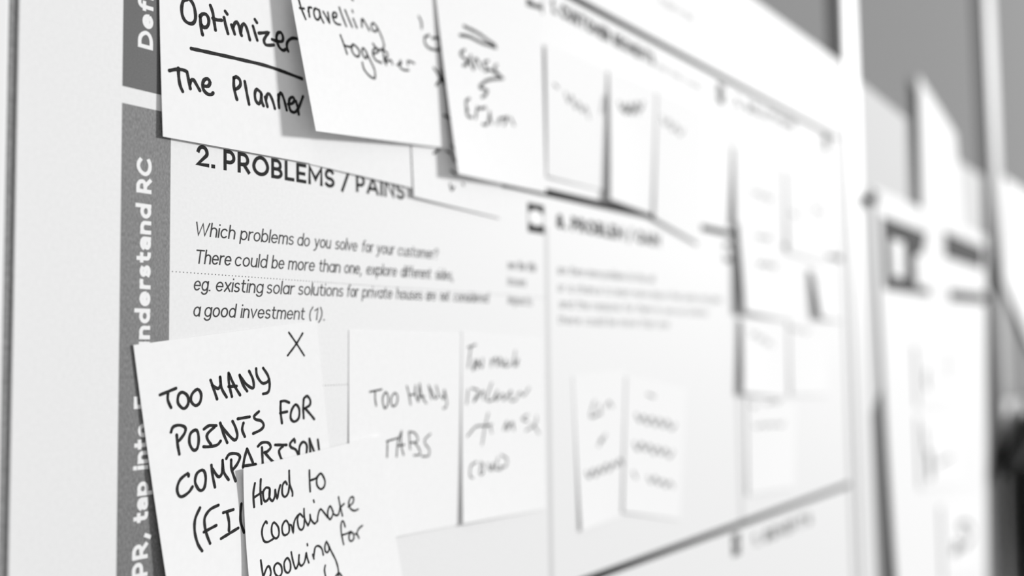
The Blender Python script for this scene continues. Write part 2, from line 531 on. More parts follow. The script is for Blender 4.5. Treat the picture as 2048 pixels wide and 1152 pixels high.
icon(787.58, 161.87, iw * 1.1, ih, .5)
icon(591.30, -115.57, iw * .9, ih, .45)

# ------------------------------------------------------------------ the sticky notes; millimetres on the board, lift in millimetres
NOTES = {
 'optimizer': dict(quad=[(180.38, 113.16), (239.67, 124.48), (240.31, 65.17), (181.86, 64.36)], lift=[[0.5, 0.5, 0.5], [0.4, 0.4, 0.5], [1.1, 1.0, 0.8]],
  label='large white sticky note reading Optimizer over The Planner, at top left of the poster',
  lines=[
   ('Optimizer', 1.12, '190.21,107.16 188.96,106.45 188.37,104.39 188.58,102.08 189.70,100.49 191.66,100.18 192.92,101.11 193.34,102.89 192.90,105.41 191.89,107.04 190.62,107.52 189.79,107.04;195.05,103.59 195.20,101.47 195.50,99.38 195.94,97.93;194.96,103.21 195.90,104.31 197.20,104.54 198.14,103.46 198.09,101.75 197.22,100.55 196.07,100.37 195.64,100.86;198.78,107.76 199.67,105.82 200.19,103.27 200.73,100.61;199.69,103.99 201.31,103.94 203.09,104.29;203.98,105.39 204.60,103.21 205.51,100.73;204.43,107.48 205.18,106.82;206.87,103.80 207.79,102.06 208.10,101.27;207.48,102.97 208.09,104.62 209.01,105.24 209.78,104.32 210.41,102.23 210.87,101.47;210.56,102.02 210.87,104.35 211.80,105.47 212.74,104.59 213.53,102.78 214.17,100.92;215.43,105.67 216.23,103.72 217.19,101.55;216.22,108.03 217.02,107.23;217.83,104.00 219.94,104.66 221.73,105.12 220.75,103.72 219.94,102.10 220.59,100.98 222.23,101.13 224.05,101.70;223.38,103.35 225.21,103.29 227.56,103.74 228.07,105.17 227.23,106.53 225.88,106.18 225.21,104.71 225.55,102.98 226.55,101.41 228.07,100.86 229.26,101.54;230.28,101.13 229.67,102.69 230.11,104.37 232.01,105.90 234.09,106.29'),
   ('underline', 1.15, '191.83,92.68 197.53,93.02 209.49,93.65 222.22,94.06 236.50,93.19'),
   ('The Planner', 1.12, '184.14,84.25 186.30,85.09 188.77,85.53 190.30,85.28;187.26,85.66 187.39,83.11 187.88,80.64 188.76,79.07;190.30,85.28 190.85,83.16 191.49,80.46;191.26,81.60 191.83,83.02 192.67,83.32 193.66,82.22 194.93,80.59;196.23,82.29 197.96,82.54 198.69,83.90 197.82,84.80 196.52,84.15 195.94,82.59 196.36,81.01 197.80,80.10 199.26,80.28 199.84,80.89;207.79,87.34 207.78,84.87 208.23,82.74 208.98,80.67;207.79,87.09 208.71,87.79 210.09,87.22 210.39,85.67 209.31,84.32 208.23,83.73;212.11,87.03 212.87,83.70 213.80,80.13;218.60,84.88 217.00,85.56 216.19,84.13 216.50,81.93 217.77,81.04 218.59,82.34 218.92,84.44;218.76,84.41 219.07,81.93 219.71,80.79;220.38,83.72 220.86,82.29 221.34,80.85;220.70,82.77 221.20,84.65 222.18,85.11 223.49,83.32 224.47,80.82;225.99,85.63 226.08,83.33 226.30,81.43;225.98,83.56 226.50,85.99 227.34,86.30 228.51,84.33 229.51,81.28;230.21,83.36 231.93,83.96 232.97,85.22 232.28,86.13 230.90,85.33 230.55,83.43 231.22,81.47 232.94,81.15 234.34,82.34;233.66,85.10 234.35,83.13 234.85,80.85;234.69,82.67 235.76,84.98 236.83,87.32'),
  ]),
 'blank': dict(quad=[(235.75, 123.39), (290.72, 123.87), (291.68, 63.41), (239.33, 65.07)], lift=[[0.3, 0.3, 0.3], [0.3, 0.3, 0.3], [0.4, 0.9, 1.2]],
  label='blank white sticky note half hidden behind the travelling together note',
  lines=[
  ]),
 'travelling': dict(quad=[(226.76, 124.13), (306.44, 143.68), (313.25, 81.77), (236.57, 74.7)], lift=[[4, 2.5, 1.6], [5.2, 3, 1.6], [7, 4, 2.0]],
  label='curling white sticky note reading travelling together, its lower left corner lifted',
  lines=[
   ('travelling', 0.85, '257.40,126.04 258.19,125.62;231.46,118.18 232.24,116.01 233.21,114.15 234.37,112.21;231.84,115.23 233.84,115.66;235.88,116.52 236.27,113.54;235.81,115.15 236.25,116.76 237.36,116.94;240.89,117.13 239.03,117.15 238.39,115.34 239.23,113.69 240.54,113.78 241.38,115.64 241.08,117.19;241.06,116.64 241.90,114.70 242.96,113.36;242.96,117.18 244.59,115.44 245.86,114.15 245.57,115.99 245.26,117.55;247.52,116.67 249.29,117.02 249.54,118.34 248.18,118.37 247.53,116.81 248.42,115.13 249.96,114.72 251.34,114.95;251.03,120.98 252.48,118.19 254.33,115.21;253.99,120.84 255.67,118.23 257.38,115.75;258.12,118.91 259.84,116.13;257.72,121.76 257.94,121.26;262.47,119.82 262.56,117.14;262.63,118.73 263.10,120.14 264.51,118.95 266.13,117.38 266.53,116.92;270.26,119.64 268.79,120.26 267.67,118.95 268.46,117.43 270.40,117.65 270.89,119.23;270.69,119.47 272.76,117.11 274.39,114.04 274.09,112.22 272.08,111.13 269.93,111.46 268.26,112.48'),
   ('together', 0.85, '251.16,111.16 252.79,108.25 254.23,105.28;252.78,107.97 255.59,108.13 257.25,108.83;257.28,109.40 256.77,107.31 258.32,105.73 260.39,105.95 260.69,108.01 258.90,109.25 257.28,109.40;264.88,108.20 263.06,109.59 262.17,108.37 262.91,106.57 264.36,106.22 264.87,107.91;264.87,107.91 266.67,105.78 268.68,103.11 269.00,100.89 268.51,99.77 265.96,100.05 263.09,101.80 262.16,104.12;268.52,108.81 271.18,110.33 269.92,111.17 268.37,110.21 268.08,108.41 269.72,106.80 272.75,106.52;273.43,112.05 274.19,109.33 274.75,107.14;273.85,111.58 276.25,111.00 275.95,109.18 274.13,107.86;274.63,109.44 275.39,106.42;275.89,107.70 278.16,108.84 279.01,107.57;281.73,107.92 284.05,108.77 283.87,109.91 282.89,108.20 284.90,106.89 288.64,107.46;288.25,109.47 288.31,110.98 292.08,110.98'),
   ('side marks', 1.1, '295.50,129.93 296.90,128.32 297.07,125.92;301.66,124.35 298.93,122.72 299.10,120.31 302.01,119.19 307.52,119.94 309.08,122.20 307.63,124.65 303.61,123.62;304.29,112.01 307.24,109.90 310.22,107.14;305.59,105.50 308.72,108.37 311.26,109.24;308.12,112.22 310.53,107.45;310.12,94.42 315.38,94.00'),
  ]),
 'scribble': dict(quad=[(290.37, 112.18), (350.62, 119.69), (350.5, 57.97), (292.45, 60.25)], lift=[[0.5, 0.5, 0.5], [0.9, 0.6, 0.5], [1.5, 1.1, 0.7]],
  label='white sticky note with small scribbles, showing below the travelling together note',
  lines=[
   ('scribble', 1.0, '304.92,78.64 308.39,80.88;313.32,80.74 315.81,80.35 318.25,77.58 319.32,79.01;315.58,73.43 319.10,72.35;314.89,68.02 315.82,65.65 317.39,67.10;323.12,69.27 323.88,68.74;316.42,83.59 318.41,82.65'),
  ]),
 'senses': dict(quad=[(304.39, 146.93), (382.81, 156.71), (384.55, 73.02), (314.04, 71.49)], lift=[[2.3, 2.2, 1.2], [3.2, 2.4, 1.2], [6, 2.6, 1.0]],
  label='white sticky note with a double struck line, right of the travelling together note',
  lines=[
   ('struck line', 1.4, '323.01,133.34 332.67,132.93 339.87,131.63 345.00,130.91;320.17,128.89 326.56,129.89 334.17,129.53 345.54,130.03'),
   ('upper word', 1.2, '323.04,123.49 320.86,122.31 319.99,120.81 322.84,119.89 324.91,118.76 321.58,116.69;327.26,122.25 323.74,117.20;325.53,120.21 328.58,116.70;329.75,117.95 329.35,120.79 331.59,121.65 333.17,120.06 334.20,118.33;339.49,122.87 336.30,121.12 338.75,119.05 337.00,117.98;345.84,122.70 344.00,120.59 349.77,117.86;337.01,118.31 341.63,119.38 346.24,118.42'),
   ('ampersand', 1.3, '350.37,117.93 342.63,115.86 337.94,114.16 335.59,112.65 332.65,110.37 335.45,109.99 338.30,109.94 336.45,107.57 334.11,106.42'),
   ('lower word', 1.2, '325.04,103.88 322.45,102.05 323.54,98.43;322.43,101.73 322.85,96.69 326.14,96.37;330.42,101.42 328.95,96.59;331.51,100.99 336.74,102.52;339.56,101.27 337.50,95.93 333.96,94.94;339.52,100.60 340.75,96.54;346.57,99.64 345.24,97.05;346.57,99.64 352.71,101.49;355.81,101.74 358.19,99.12;353.33,101.61 350.10,97.62'),
  ]),
 'points': dict(quad=[(173.32, 4.34), (242.98, 12.6), (254.37, -68.1), (185.59, -72.33)], lift=[[0.55, 0.4, 0.4], [0.5, 0.5, 0.5], [2.4, 1.2, 0.8]],
  label='large white sticky note reading TOO MANY POINTS FOR COMPARISON with an X in its corner',
  lines=[
   ('corner X', 0.72, '230.90,8.46 234.08,5.06 237.61,0.96;236.96,8.29 234.08,4.73 230.38,1.01'),
   ('TOO MANY', 0.95, '182.09,-9.79 184.77,-8.95 187.50,-8.10;184.78,-9.24 184.72,-11.37 185.81,-13.56;189.75,-9.33 188.37,-10.09 188.20,-12.38 190.12,-14.06 191.69,-12.83 191.50,-10.50 189.75,-9.33;195.05,-8.65 193.09,-9.98 192.74,-12.01 194.34,-13.39 195.95,-12.44 196.31,-10.10 195.05,-8.65;199.76,-6.07 201.05,-9.09 202.17,-11.82;200.31,-7.58 202.54,-8.69 203.47,-7.37 203.28,-5.26;203.28,-5.26 203.85,-8.59 205.74,-11.37;206.49,-4.13 206.68,-7.47 207.76,-11.29;206.68,-4.44 208.60,-7.83 210.92,-10.96;206.49,-8.22 209.56,-8.17;210.73,-4.83 211.90,-7.62 213.67,-9.84;210.92,-5.14 213.28,-7.67 216.06,-8.99 216.06,-6.51 214.46,-3.68;217.26,-2.95 217.66,-5.30 219.69,-7.54 221.74,-7.29 222.57,-6.37;220.10,-2.85 222.15,-5.41 222.77,-8.27 222.15,-10.45 220.09,-10.94'),
   ('POINTS FOR', 0.95, '185.80,-20.56 186.55,-19.11 188.66,-18.74 190.64,-19.50 190.64,-20.89 189.26,-22.56 188.05,-23.48;187.75,-21.45 188.05,-24.23 188.65,-27.03;194.20,-20.49 192.49,-21.52 192.17,-24.04 193.41,-26.17 194.81,-26.03 195.45,-23.78 195.14,-21.20 194.20,-20.49;197.35,-20.45 199.27,-19.53 201.86,-19.70;201.20,-20.05 198.62,-21.95 198.62,-23.50 199.90,-25.15;197.18,-25.58 199.25,-25.75 202.17,-25.46 203.48,-24.38;203.33,-19.00 204.47,-22.09 205.96,-25.09;203.82,-19.95 206.46,-22.76 208.81,-24.52 209.83,-23.26 209.16,-20.82 207.98,-18.75;210.01,-18.15 214.66,-17.80;212.23,-19.54 211.71,-21.52 212.73,-23.74;218.35,-16.37 216.41,-17.76 217.11,-18.75 219.24,-19.29 220.30,-20.72 219.23,-22.02 216.04,-23.03;227.36,-13.67 227.35,-17.01 227.89,-20.54;227.36,-13.67 229.06,-13.52 230.99,-14.15;227.14,-17.32 230.12,-17.00;233.81,-14.92 232.06,-16.61 231.62,-19.16 233.13,-20.38 235.10,-19.36 235.34,-16.45 233.81,-14.92;237.34,-13.29 237.10,-16.22 237.31,-19.49;237.56,-12.97 238.90,-12.37 240.25,-13.74 240.01,-15.37 237.55,-16.40;237.99,-16.42 240.22,-18.34 242.02,-20.08'),
   ('COMPARISON', 0.95, '191.82,-33.63 191.52,-32.84 188.91,-34.33 187.84,-36.70 188.42,-38.76 189.79,-39.17 191.94,-38.17 193.19,-36.80;196.67,-32.34 194.78,-33.17 194.14,-35.64 195.68,-38.10 197.27,-37.77 197.92,-35.28 197.62,-33.20 196.67,-32.34;200.03,-31.24 200.50,-34.51 201.28,-37.82;200.51,-32.45 202.44,-34.84 203.76,-34.33 204.17,-32.28 204.18,-30.19;204.18,-30.19 204.59,-33.63 206.39,-36.17;205.60,-29.80 206.77,-28.58 209.47,-28.68 210.82,-29.73 209.79,-31.76 208.09,-33.32;207.43,-30.36 207.58,-33.14 209.07,-36.85;213.58,-27.56 212.53,-30.41 212.00,-33.03;213.58,-27.56 214.96,-30.09 216.34,-32.91;212.00,-32.63 217.05,-32.57;217.96,-27.10 219.56,-26.13 222.08,-26.33 223.16,-27.79 221.70,-29.04 220.62,-29.22;219.56,-27.63 219.72,-30.51 219.88,-33.24;220.62,-29.22 222.77,-31.32 224.95,-33.17;224.99,-27.24 229.81,-27.62;228.31,-27.92 226.63,-29.17 227.36,-31.45 228.65,-32.96;233.42,-27.05 233.04,-26.04 231.32,-27.31 231.69,-28.47 233.79,-29.48 235.12,-31.57;235.12,-31.57 235.52,-28.49 237.08,-27.19 238.64,-28.45 238.42,-31.57;239.83,-26.39 240.20,-30.87;239.83,-26.54 242.18,-31.32;243.61,-26.96 244.27,-30.92'),
   ('bracketed line', 0.95, '195.79,-43.19 194.03,-46.24 193.83,-49.73 194.87,-53.41 196.40,-55.67;202.53,-43.27 199.44,-44.17 197.50,-46.21 197.47,-48.74 198.07,-51.12 199.31,-53.97;197.12,-50.34 201.65,-49.08;204.31,-45.70 208.15,-45.29;205.80,-46.03 206.43,-48.72 206.40,-51.32;203.39,-53.20 209.94,-51.05;211.22,-43.97 210.85,-46.96 210.98,-49.62 212.15,-52.68'),
  ]),
 'hard': dict(quad=[(210.94, -33.21), (273.14, -27.82), (285.71, -86.55), (213.53, -78.77)], lift=[[2.2, 1.7, 1.4], [0.9, 1.3, 1.3], [4.2, 2.6, 2.2]],
  label='white sticky note reading Hard to coordinate booking for, lapped over the TOO MANY POINTS note',
  lines=[
   ('Hard to', 0.8, '215.68,-38.17 215.14,-41.33 215.50,-45.41;218.01,-37.22 217.94,-40.69 218.47,-44.83;215.31,-42.54 218.58,-41.25;221.60,-40.39 220.31,-40.00 219.06,-41.30 219.41,-43.75 220.37,-44.23 221.63,-43.05 221.76,-40.65;221.76,-40.65 221.63,-43.05 222.61,-44.38 223.25,-44.22 223.89,-43.08 224.03,-41.15;224.04,-41.39 224.87,-43.81 225.51,-41.56 226.14,-39.92;228.96,-39.98 228.28,-39.05 227.13,-40.03 227.00,-42.71 228.16,-43.83 229.49,-42.76 229.96,-40.34;229.82,-35.75 230.13,-39.87 231.33,-42.72 231.33,-43.84;238.73,-36.50 238.87,-40.06 239.13,-43.37;239.04,-39.83 241.51,-39.45 242.57,-38.67;244.00,-38.05 242.22,-39.40 242.23,-41.69 243.83,-43.15 245.45,-42.56 245.81,-40.55 244.00,-38.05'),
   ('coordinate', 0.72, '220.66,-51.04 220.19,-50.43 218.91,-51.87 218.55,-53.96 219.28,-56.21 220.85,-56.81 223.12,-56.20;223.55,-51.20 222.56,-52.39 222.67,-54.81 224.09,-56.23 225.41,-55.46 225.30,-53.03 223.55,-51.20;228.46,-51.28 226.95,-52.77 227.06,-54.98 228.03,-55.85 229.71,-55.13 229.76,-52.93 228.46,-51.28;229.76,-52.93 230.76,-53.07 231.55,-55.40 231.95,-52.50 233.16,-50.68 234.53,-50.00;235.88,-51.18 234.53,-50.00 233.49,-51.47 233.95,-54.26 235.12,-55.18 236.17,-54.33 236.56,-51.89;236.36,-48.62 236.57,-51.64 238.08,-54.23;238.08,-54.23 238.98,-52.72 239.01,-50.84;239.01,-50.84 239.50,-52.54 241.06,-54.02 242.31,-53.18;240.63,-46.38 240.87,-47.04;242.31,-53.44 242.70,-51.21 243.79,-49.70 245.39,-51.05 246.98,-52.80;249.56,-51.34 248.31,-49.25 247.20,-50.52 247.17,-52.57 248.24,-53.61 249.36,-52.35 249.57,-51.09;249.56,-51.86 250.83,-52.67 252.13,-52.46 252.91,-50.22;252.21,-46.75 252.92,-49.70 253.99,-53.23;252.91,-50.48 254.80,-49.29;256.87,-50.59 259.18,-49.43 259.39,-47.74 258.05,-47.58 257.07,-49.44 258.00,-51.40 259.90,-52.30 261.65,-52.00'),
   ('booking for', 0.72, '255.22,-57.05 254.33,-55.10 253.38,-55.49 253.30,-58.59 254.31,-62.76;254.03,-59.60 256.68,-59.35 257.83,-58.99;258.21,-59.31 257.04,-60.18 257.18,-61.77 258.12,-62.31 259.30,-61.57 259.15,-59.97 257.83,-59.12;260.11,-60.12 261.07,-60.52 261.81,-61.82;260.68,-60.46 261.70,-58.76 263.67,-57.85;217.78,-61.89 218.11,-64.54 218.44,-66.71 218.99,-67.99;218.77,-66.54 220.19,-64.43 221.15,-64.36 221.68,-66.35 220.93,-67.87;224.43,-63.86 223.06,-64.93 223.43,-66.91 224.83,-68.11 226.21,-67.16 226.01,-64.97 224.43,-63.86;228.77,-63.02 227.38,-64.24 227.57,-66.69 228.85,-67.64 229.92,-66.62 229.87,-64.42 228.77,-63.02;230.51,-61.48 231.06,-64.14 232.11,-66.88 233.18,-65.97 233.60,-64.57 233.84,-62.89;233.84,-62.89 233.73,-65.32 234.70,-66.47 236.13,-65.49 236.94,-62.90;237.02,-62.79 237.40,-64.46 238.02,-66.06;237.57,-60.02 237.66,-60.53;239.88,-63.76 240.35,-65.21;240.30,-64.70 241.02,-61.81 242.45,-61.41 244.02,-62.54 244.66,-64.67;246.94,-61.74 246.25,-60.61 245.48,-62.01 245.60,-63.56 246.49,-64.21 247.43,-63.34 246.95,-61.48;246.95,-61.48 248.32,-64.00 250.40,-67.41 251.38,-70.39 251.45,-72.71'),
   ('last line', 0.72, '245.41,-68.21 244.97,-69.77 245.55,-72.39;249.76,-72.91 251.69,-71.73 253.46,-73.84'),
  ]),
 'tabs': dict(quad=[(258.9, 9.65), (325.44, 8.92), (324.63, -65.58), (258.37, -64.05)], lift=[[0.16, 0.16, 0.16], [0.16, 0.16, 0.16], [0.9, 0.4, 0.35]],
  label='white sticky note reading TOO MANY TABS in thin marker',
  lines=[
   ('TOO MANY', 0.66, '269.20,-12.08 275.46,-11.43;271.99,-11.75 271.96,-14.67 272.49,-17.17;277.43,-12.53 275.86,-14.83 276.92,-18.26 278.71,-16.72 278.74,-13.76 277.43,-12.53;282.33,-13.01 280.51,-14.72 280.71,-17.11 281.82,-17.76 283.64,-16.65 283.90,-13.96 282.33,-13.01;289.22,-10.68 290.34,-13.91 291.23,-17.60;290.34,-13.91 293.40,-13.72 294.15,-10.68;294.15,-10.68 293.87,-13.74 295.73,-16.73;296.54,-9.99 295.73,-16.73;296.54,-9.99 297.68,-14.50 300.30,-17.55;296.00,-14.74 299.13,-14.87;301.86,-10.77 303.51,-15.98;301.86,-10.92 305.74,-16.07;305.74,-16.07 307.51,-14.57 306.31,-11.06;309.01,-14.94 310.51,-16.27 311.28,-15.67 311.07,-13.12;311.33,-12.81 312.78,-17.96 311.47,-19.96 310.45,-19.76'),
   ('TABS', 0.66, '277.86,-30.10 283.91,-29.36;278.30,-30.28 277.99,-35.69;286.00,-26.97 283.89,-31.00 283.13,-35.99;286.00,-26.97 285.70,-31.74 287.01,-35.73;283.87,-32.19 287.53,-32.03;290.15,-27.70 290.75,-33.94;290.15,-27.55 293.19,-28.06 295.06,-30.02 294.56,-31.51 291.25,-31.56;293.13,-31.71 295.47,-33.72 296.38,-36.23 292.82,-36.39;302.56,-29.17 299.36,-30.95 299.57,-32.81 301.73,-34.84 301.20,-37.26 297.33,-37.08'),
  ]),
 'toomuch': dict(quad=[(322.64, 9.69), (380.95, 6.81), (381.59, -67.43), (320.31, -65.25)], lift=[[0.32, 0.32, 0.3], [0.4, 0.4, 0.3], [1.7, 0.8, 0.4]],
  label='white sticky note with four slanted handwritten lines, right of the TOO MANY TABS note',
  lines=[
   ('first line', 0.74, '326.47,3.58 331.58,4.70;328.31,3.86 326.27,-4.45;330.50,-1.45 329.47,-5.62 332.84,-1.48 332.27,-5.11;333.29,-2.32 335.59,-4.61 336.16,-0.95;342.41,-1.29 341.84,-4.43;342.36,-3.01 345.36,-0.75 346.26,-4.21 348.33,-0.77 349.74,-4.26 352.33,-1.68 351.75,-4.30 355.33,-3.77 356.40,-2.02;359.61,2.08 358.40,-4.40 361.60,-1.49 360.48,-4.43'),
   ('second line', 0.74, '326.02,-13.28 324.93,-18.74;328.33,-12.81 332.95,-14.08 329.55,-18.12 336.26,-14.20 336.16,-17.57;342.14,-10.99 338.55,-17.67 342.91,-17.85 345.96,-14.54 344.86,-18.22 349.91,-15.84 350.34,-18.46 356.04,-14.90 354.91,-18.36 359.03,-18.83 362.26,-15.71 365.40,-17.02 369.78,-13.89'),
   ('third line', 0.74, '324.91,-31.62 330.12,-28.40 333.43,-28.05 337.71,-28.32 341.60,-28.00;339.33,-23.35 337.25,-27.73 334.56,-35.65;340.61,-28.51 341.48,-31.39;349.94,-30.82 352.58,-27.53 352.47,-30.99 355.63,-28.29 357.59,-31.33 356.67,-27.77;368.36,-25.49 364.03,-27.03 368.27,-28.47;375.43,-26.48 373.67,-29.99 366.54,-32.22;372.57,-29.93 376.87,-34.12'),
   ('fourth line', 0.74, '330.49,-42.22 326.69,-43.51 326.05,-47.26 327.87,-48.27;333.80,-42.53 332.64,-47.12 335.05,-46.80 334.73,-43.17;338.09,-43.48 339.91,-46.45 341.98,-43.84 341.87,-46.65;345.53,-41.90 343.86,-46.28 347.85,-46.67;348.06,-40.99 352.04,-43.05 350.92,-45.82 346.88,-45.72'),
  ]),
 'rowa': dict(quad=[(384.5, 141.92), (443.45, 143.22), (442.56, 80.75), (385.29, 80.84)], lift=[[2, 1, 0.5], [2, 1, 0.5], [1.2, 0.8, 0.5]],
  label='white sticky note with one slanted word, first of three notes above the middle heading',
  lines=[
   ('word', 1.0, '391.60,124.32 395.18,123.22;401.55,122.58 404.63,118.59 407.92,121.97 411.02,116.98 414.37,120.21 417.56,116.46 420.97,119.45 424.18,114.57'),
  ]),
 'rowb': dict(quad=[(444.07, 142.76), (497.7, 144.33), (493.3, 74.02), (439.1, 76.53)], lift=[[1, 0.8, 0.6], [3, 1.2, 0.8], [3.5, 1.5, 0.8]],
  label='white sticky note with a dark smudged word, second of three notes above the middle heading',
  lines=[
   ('word', 1.5, '441.16,128.78 438.60,120.13;453.39,128.15 456.36,124.72 460.04,128.28 463.11,124.92 466.93,129.87 470.15,127.45 473.93,131.90 477.15,128.52 481.00,133.63;457.59,125.96 460.76,123.88 464.41,126.81 467.65,124.85 471.34,128.03 474.65,126.03'),
  ]),
 'rowc': dict(quad=[(498.05, 143.23), (559.51, 143.94), (548.47, 62.78), (488.72, 72.34)], lift=[[1, 0.8, 0.6], [1.5, 1.2, 0.8], [2.2, 2.2, 1.5]],
  label='white tilted sticky note, third of three notes above the middle heading',
  lines=[
   ('word', 1.2, '502.55,130.24 506.55,126.11 511.20,129.41 515.26,124.50 520.06,128.23 524.27,123.83 529.16,127.06'),
  ]),
 'cola': dict(quad=[(406.42, -9.72), (456.4, -8.39), (449.16, -79.51), (410.14, -81.07)], lift=[[0.2, 0.2, 0.2], [0.2, 0.2, 0.2], [1.1, 0.5, 0.3]],
  label='white sticky note with three rising words, left of the pair in the middle cell',
  lines=[
   ('first word', 1.0, '425.63,-22.08 421.65,-29.31 431.00,-27.96;430.21,-24.16 431.33,-28.91;436.81,-25.41 439.80,-23.17 442.62,-25.69'),
   ('second word', 1.0, '431.40,-40.18 428.41,-43.69;431.32,-42.05 435.29,-38.58'),
   ('third word', 1.1, '416.12,-54.62 419.08,-57.72 422.43,-54.29 425.45,-57.59 428.86,-54.01 431.99,-56.60 435.46,-52.95 438.62,-56.42 442.14,-52.86 445.44,-54.80 449.00,-51.84 452.32,-54.95'),
  ]),
 'colb': dict(quad=[(457.59, -10.92), (526.31, -20.33), (514.67, -90.42), (450.51, -77.69)], lift=[[0.35, 0.3, 0.3], [0.35, 0.3, 0.3], [1.0, 0.6, 0.4]],
  label='white sticky note with four falling lines, right of the pair in the middle cell',
  lines=[
   ('first line', 1.0, '479.96,-20.87 487.68,-22.71'),
   ('second line', 1.3, '466.79,-30.48 470.84,-34.25 475.25,-32.12 479.40,-36.14 483.96,-33.32 488.21,-37.54 492.89,-34.80 497.27,-38.80 502.06,-36.21 506.54,-40.63 511.43,-38.62'),
   ('third line', 1.3, '463.85,-44.69 467.84,-48.70 472.30,-45.62 476.41,-49.49 480.92,-47.42 485.10,-51.96 489.75,-49.33 494.10,-53.04 498.85,-50.96 503.28,-55.28 508.17,-52.82'),
   ('fourth line', 1.2, '461.89,-59.27 464.92,-62.59;478.17,-63.19 482.02,-66.49 486.25,-64.49 490.16,-68.43 494.45,-66.99 498.49,-70.49 502.89,-68.81 507.07,-71.85'),
  ]),
 'ra': dict(quad=[(602.67, 129.84), (684.99, 129.87), (681.69, 80.62), (596.46, 79.62)], lift=[[0.7, 0.5, 0.4], [2.1, 0.72, 0.5], [3.5, 1.2, 0.8]],
  label='white sticky note topmost beside the right hand divider line',
  lines=[
   ('word', 1.0, '630.85,105.50 636.55,103.16 642.93,105.06 648.79,102.69 655.34,105.18 661.29,102.36 668.02,105.54'),
  ]),
 'rb': dict(quad=[(601.45, 82.71), (683.69, 81.49), (695.61, 21.64), (601.64, 25.76)], lift=[[2.5, 1.4, 0.8], [5, 2, 1], [6, 2.4, 1]],
  label='white sticky note with thick dark shadow down its left edge, beside right divider',
  lines=[
   ('first line', 1.2, '632.79,76.44 638.03,74.62 644.01,76.40 649.41,74.62 655.56,77.07 661.06,74.90'),
   ('second line', 1.5, '631.15,58.96 636.79,56.29 643.47,58.84 649.39,56.87 656.04,59.01 662.06,56.81 668.82,59.33'),
  ]),
 'rc': dict(quad=[(693.83, 128.29), (784.07, 127.96), (781.26, 66.38), (692.45, 69.27)], lift=[[0.7, 0.5, 0.4], [0.8999999999999999, 0.72, 0.5], [1.5, 1.2, 0.8]],
  label='white sticky note with faint marks under the right hand icon',
  lines=[
   ('first word', 1.0, '700.59,99.42 705.07,97.06 710.10,98.57 714.58,95.41'),
   ('second word', 1.0, '751.25,108.45 757.75,105.38 764.99,107.52 771.66,104.20 779.10,106.32'),
  ]),
 'rd': dict(quad=[(737.39, 61.18), (794.56, 60.21), (815.81, 24.09), (745.97, 25.45)], lift=[[3, 1.5, 1], [5, 2, 1], [6, 2.5, 1]],
  label='small white sticky note with a slanting dark shadow, at the right border of the poster',
  lines=[
   ('word', 1.0, '756.62,56.87 760.45,52.74 766.14,53.17 769.95,48.14'),
  ]),
 're': dict(quad=[(605.53, 21.65), (686.08, 18.7), (683.7, -31.21), (599.73, -24.68)], lift=[[2, 1.2, 0.8], [3.5, 1.6, 0.8], [4, 1.8, 0.8]],
  label='white sticky note with a falling word, below the note with the thick dark shadow',
  lines=[
   ('word', 1.0, '617.87,14.47 622.86,10.35 629.02,12.37 634.23,8.02 640.53,10.36 645.92,5.60 652.25,7.28 658.01,3.69'),
  ]),
 'rf': dict(quad=[(692.54, 22.28), (772.9, 19.44), (770.99, -32.54), (690.55, -29.43)], lift=[[0.7, 0.5, 0.4], [0.72, 0.72, 0.5], [1.2, 1.2, 0.8]],
  label='white sticky note with a faint word, lower right beside the poster border',
  lines=[
   ('word', 0.9, '692.20,18.56 698.61,15.62 705.57,17.19 712.20,14.58 719.47,16.93 726.23,13.72 733.75,16.15'),
  ]),
 'rg': dict(quad=[(613.24, -27.71), (702.22, -35.45), (691.96, -92.65), (610.51, -88.16)], lift=[[0.7, 0.5, 0.4], [0.6, 0.72, 0.5], [1.0, 1.2, 0.8]],
  label='white sticky note with two faint lines, lowest beside the right hand divider',
  lines=[
   ('first line', 1.0, '620.34,-32.95 623.30,-34.55 626.49,-33.33 629.48,-35.01;643.66,-32.08 650.25,-33.41 657.20,-31.91 663.97,-33.63 671.17,-31.89'),
   ('second line', 1.0, '623.52,-45.79 629.70,-47.59 636.29,-46.01 642.66,-48.11 649.49,-46.47 656.08,-48.44 663.11,-47.18 669.93,-49.27 677.27,-47.34'),
  ]),
}
for key, n in NOTES.items():
    sheet('sticky_note', n['quad'], n['lift'], M['note'], n['label'], 'sticky note', 'sticky notes on the canvas poster', n['lines'])

# ------------------------------------------------------------------ what hangs on the boards beyond
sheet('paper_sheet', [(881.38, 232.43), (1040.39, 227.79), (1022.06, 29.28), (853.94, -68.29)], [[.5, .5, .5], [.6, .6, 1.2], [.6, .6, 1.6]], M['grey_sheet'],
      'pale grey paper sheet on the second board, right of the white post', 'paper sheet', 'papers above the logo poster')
sheet('paper_sheet', [(1067.22, 276.74), (1251.55, 247.95), (1275.12, 133.86), (1076.86, 131.30)], [[7, 6, 3], [5, 4, 3], [3, 3, 3]], M['sheet'],
      'bright white curled paper sheet on the second board, above the logo poster', 'paper sheet', 'papers above the logo poster')
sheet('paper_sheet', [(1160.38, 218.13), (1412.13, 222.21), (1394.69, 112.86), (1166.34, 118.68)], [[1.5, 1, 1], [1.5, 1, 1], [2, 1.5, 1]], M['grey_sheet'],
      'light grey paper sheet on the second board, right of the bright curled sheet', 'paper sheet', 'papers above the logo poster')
lp = Sheet([(907.62, 143.11), (1414.41, 143.76), (1314.06, -309.60), (924.99, -257.28)], [[2.5, 2.5, 2.5], [2.5, 2.5, 2.5], [7, 4, 2.5]])
lq = sheet('logo_poster', lp.q, lp.l, M['sheet'], 'white poster with dark square logo and heading bar, on the second board', 'poster')
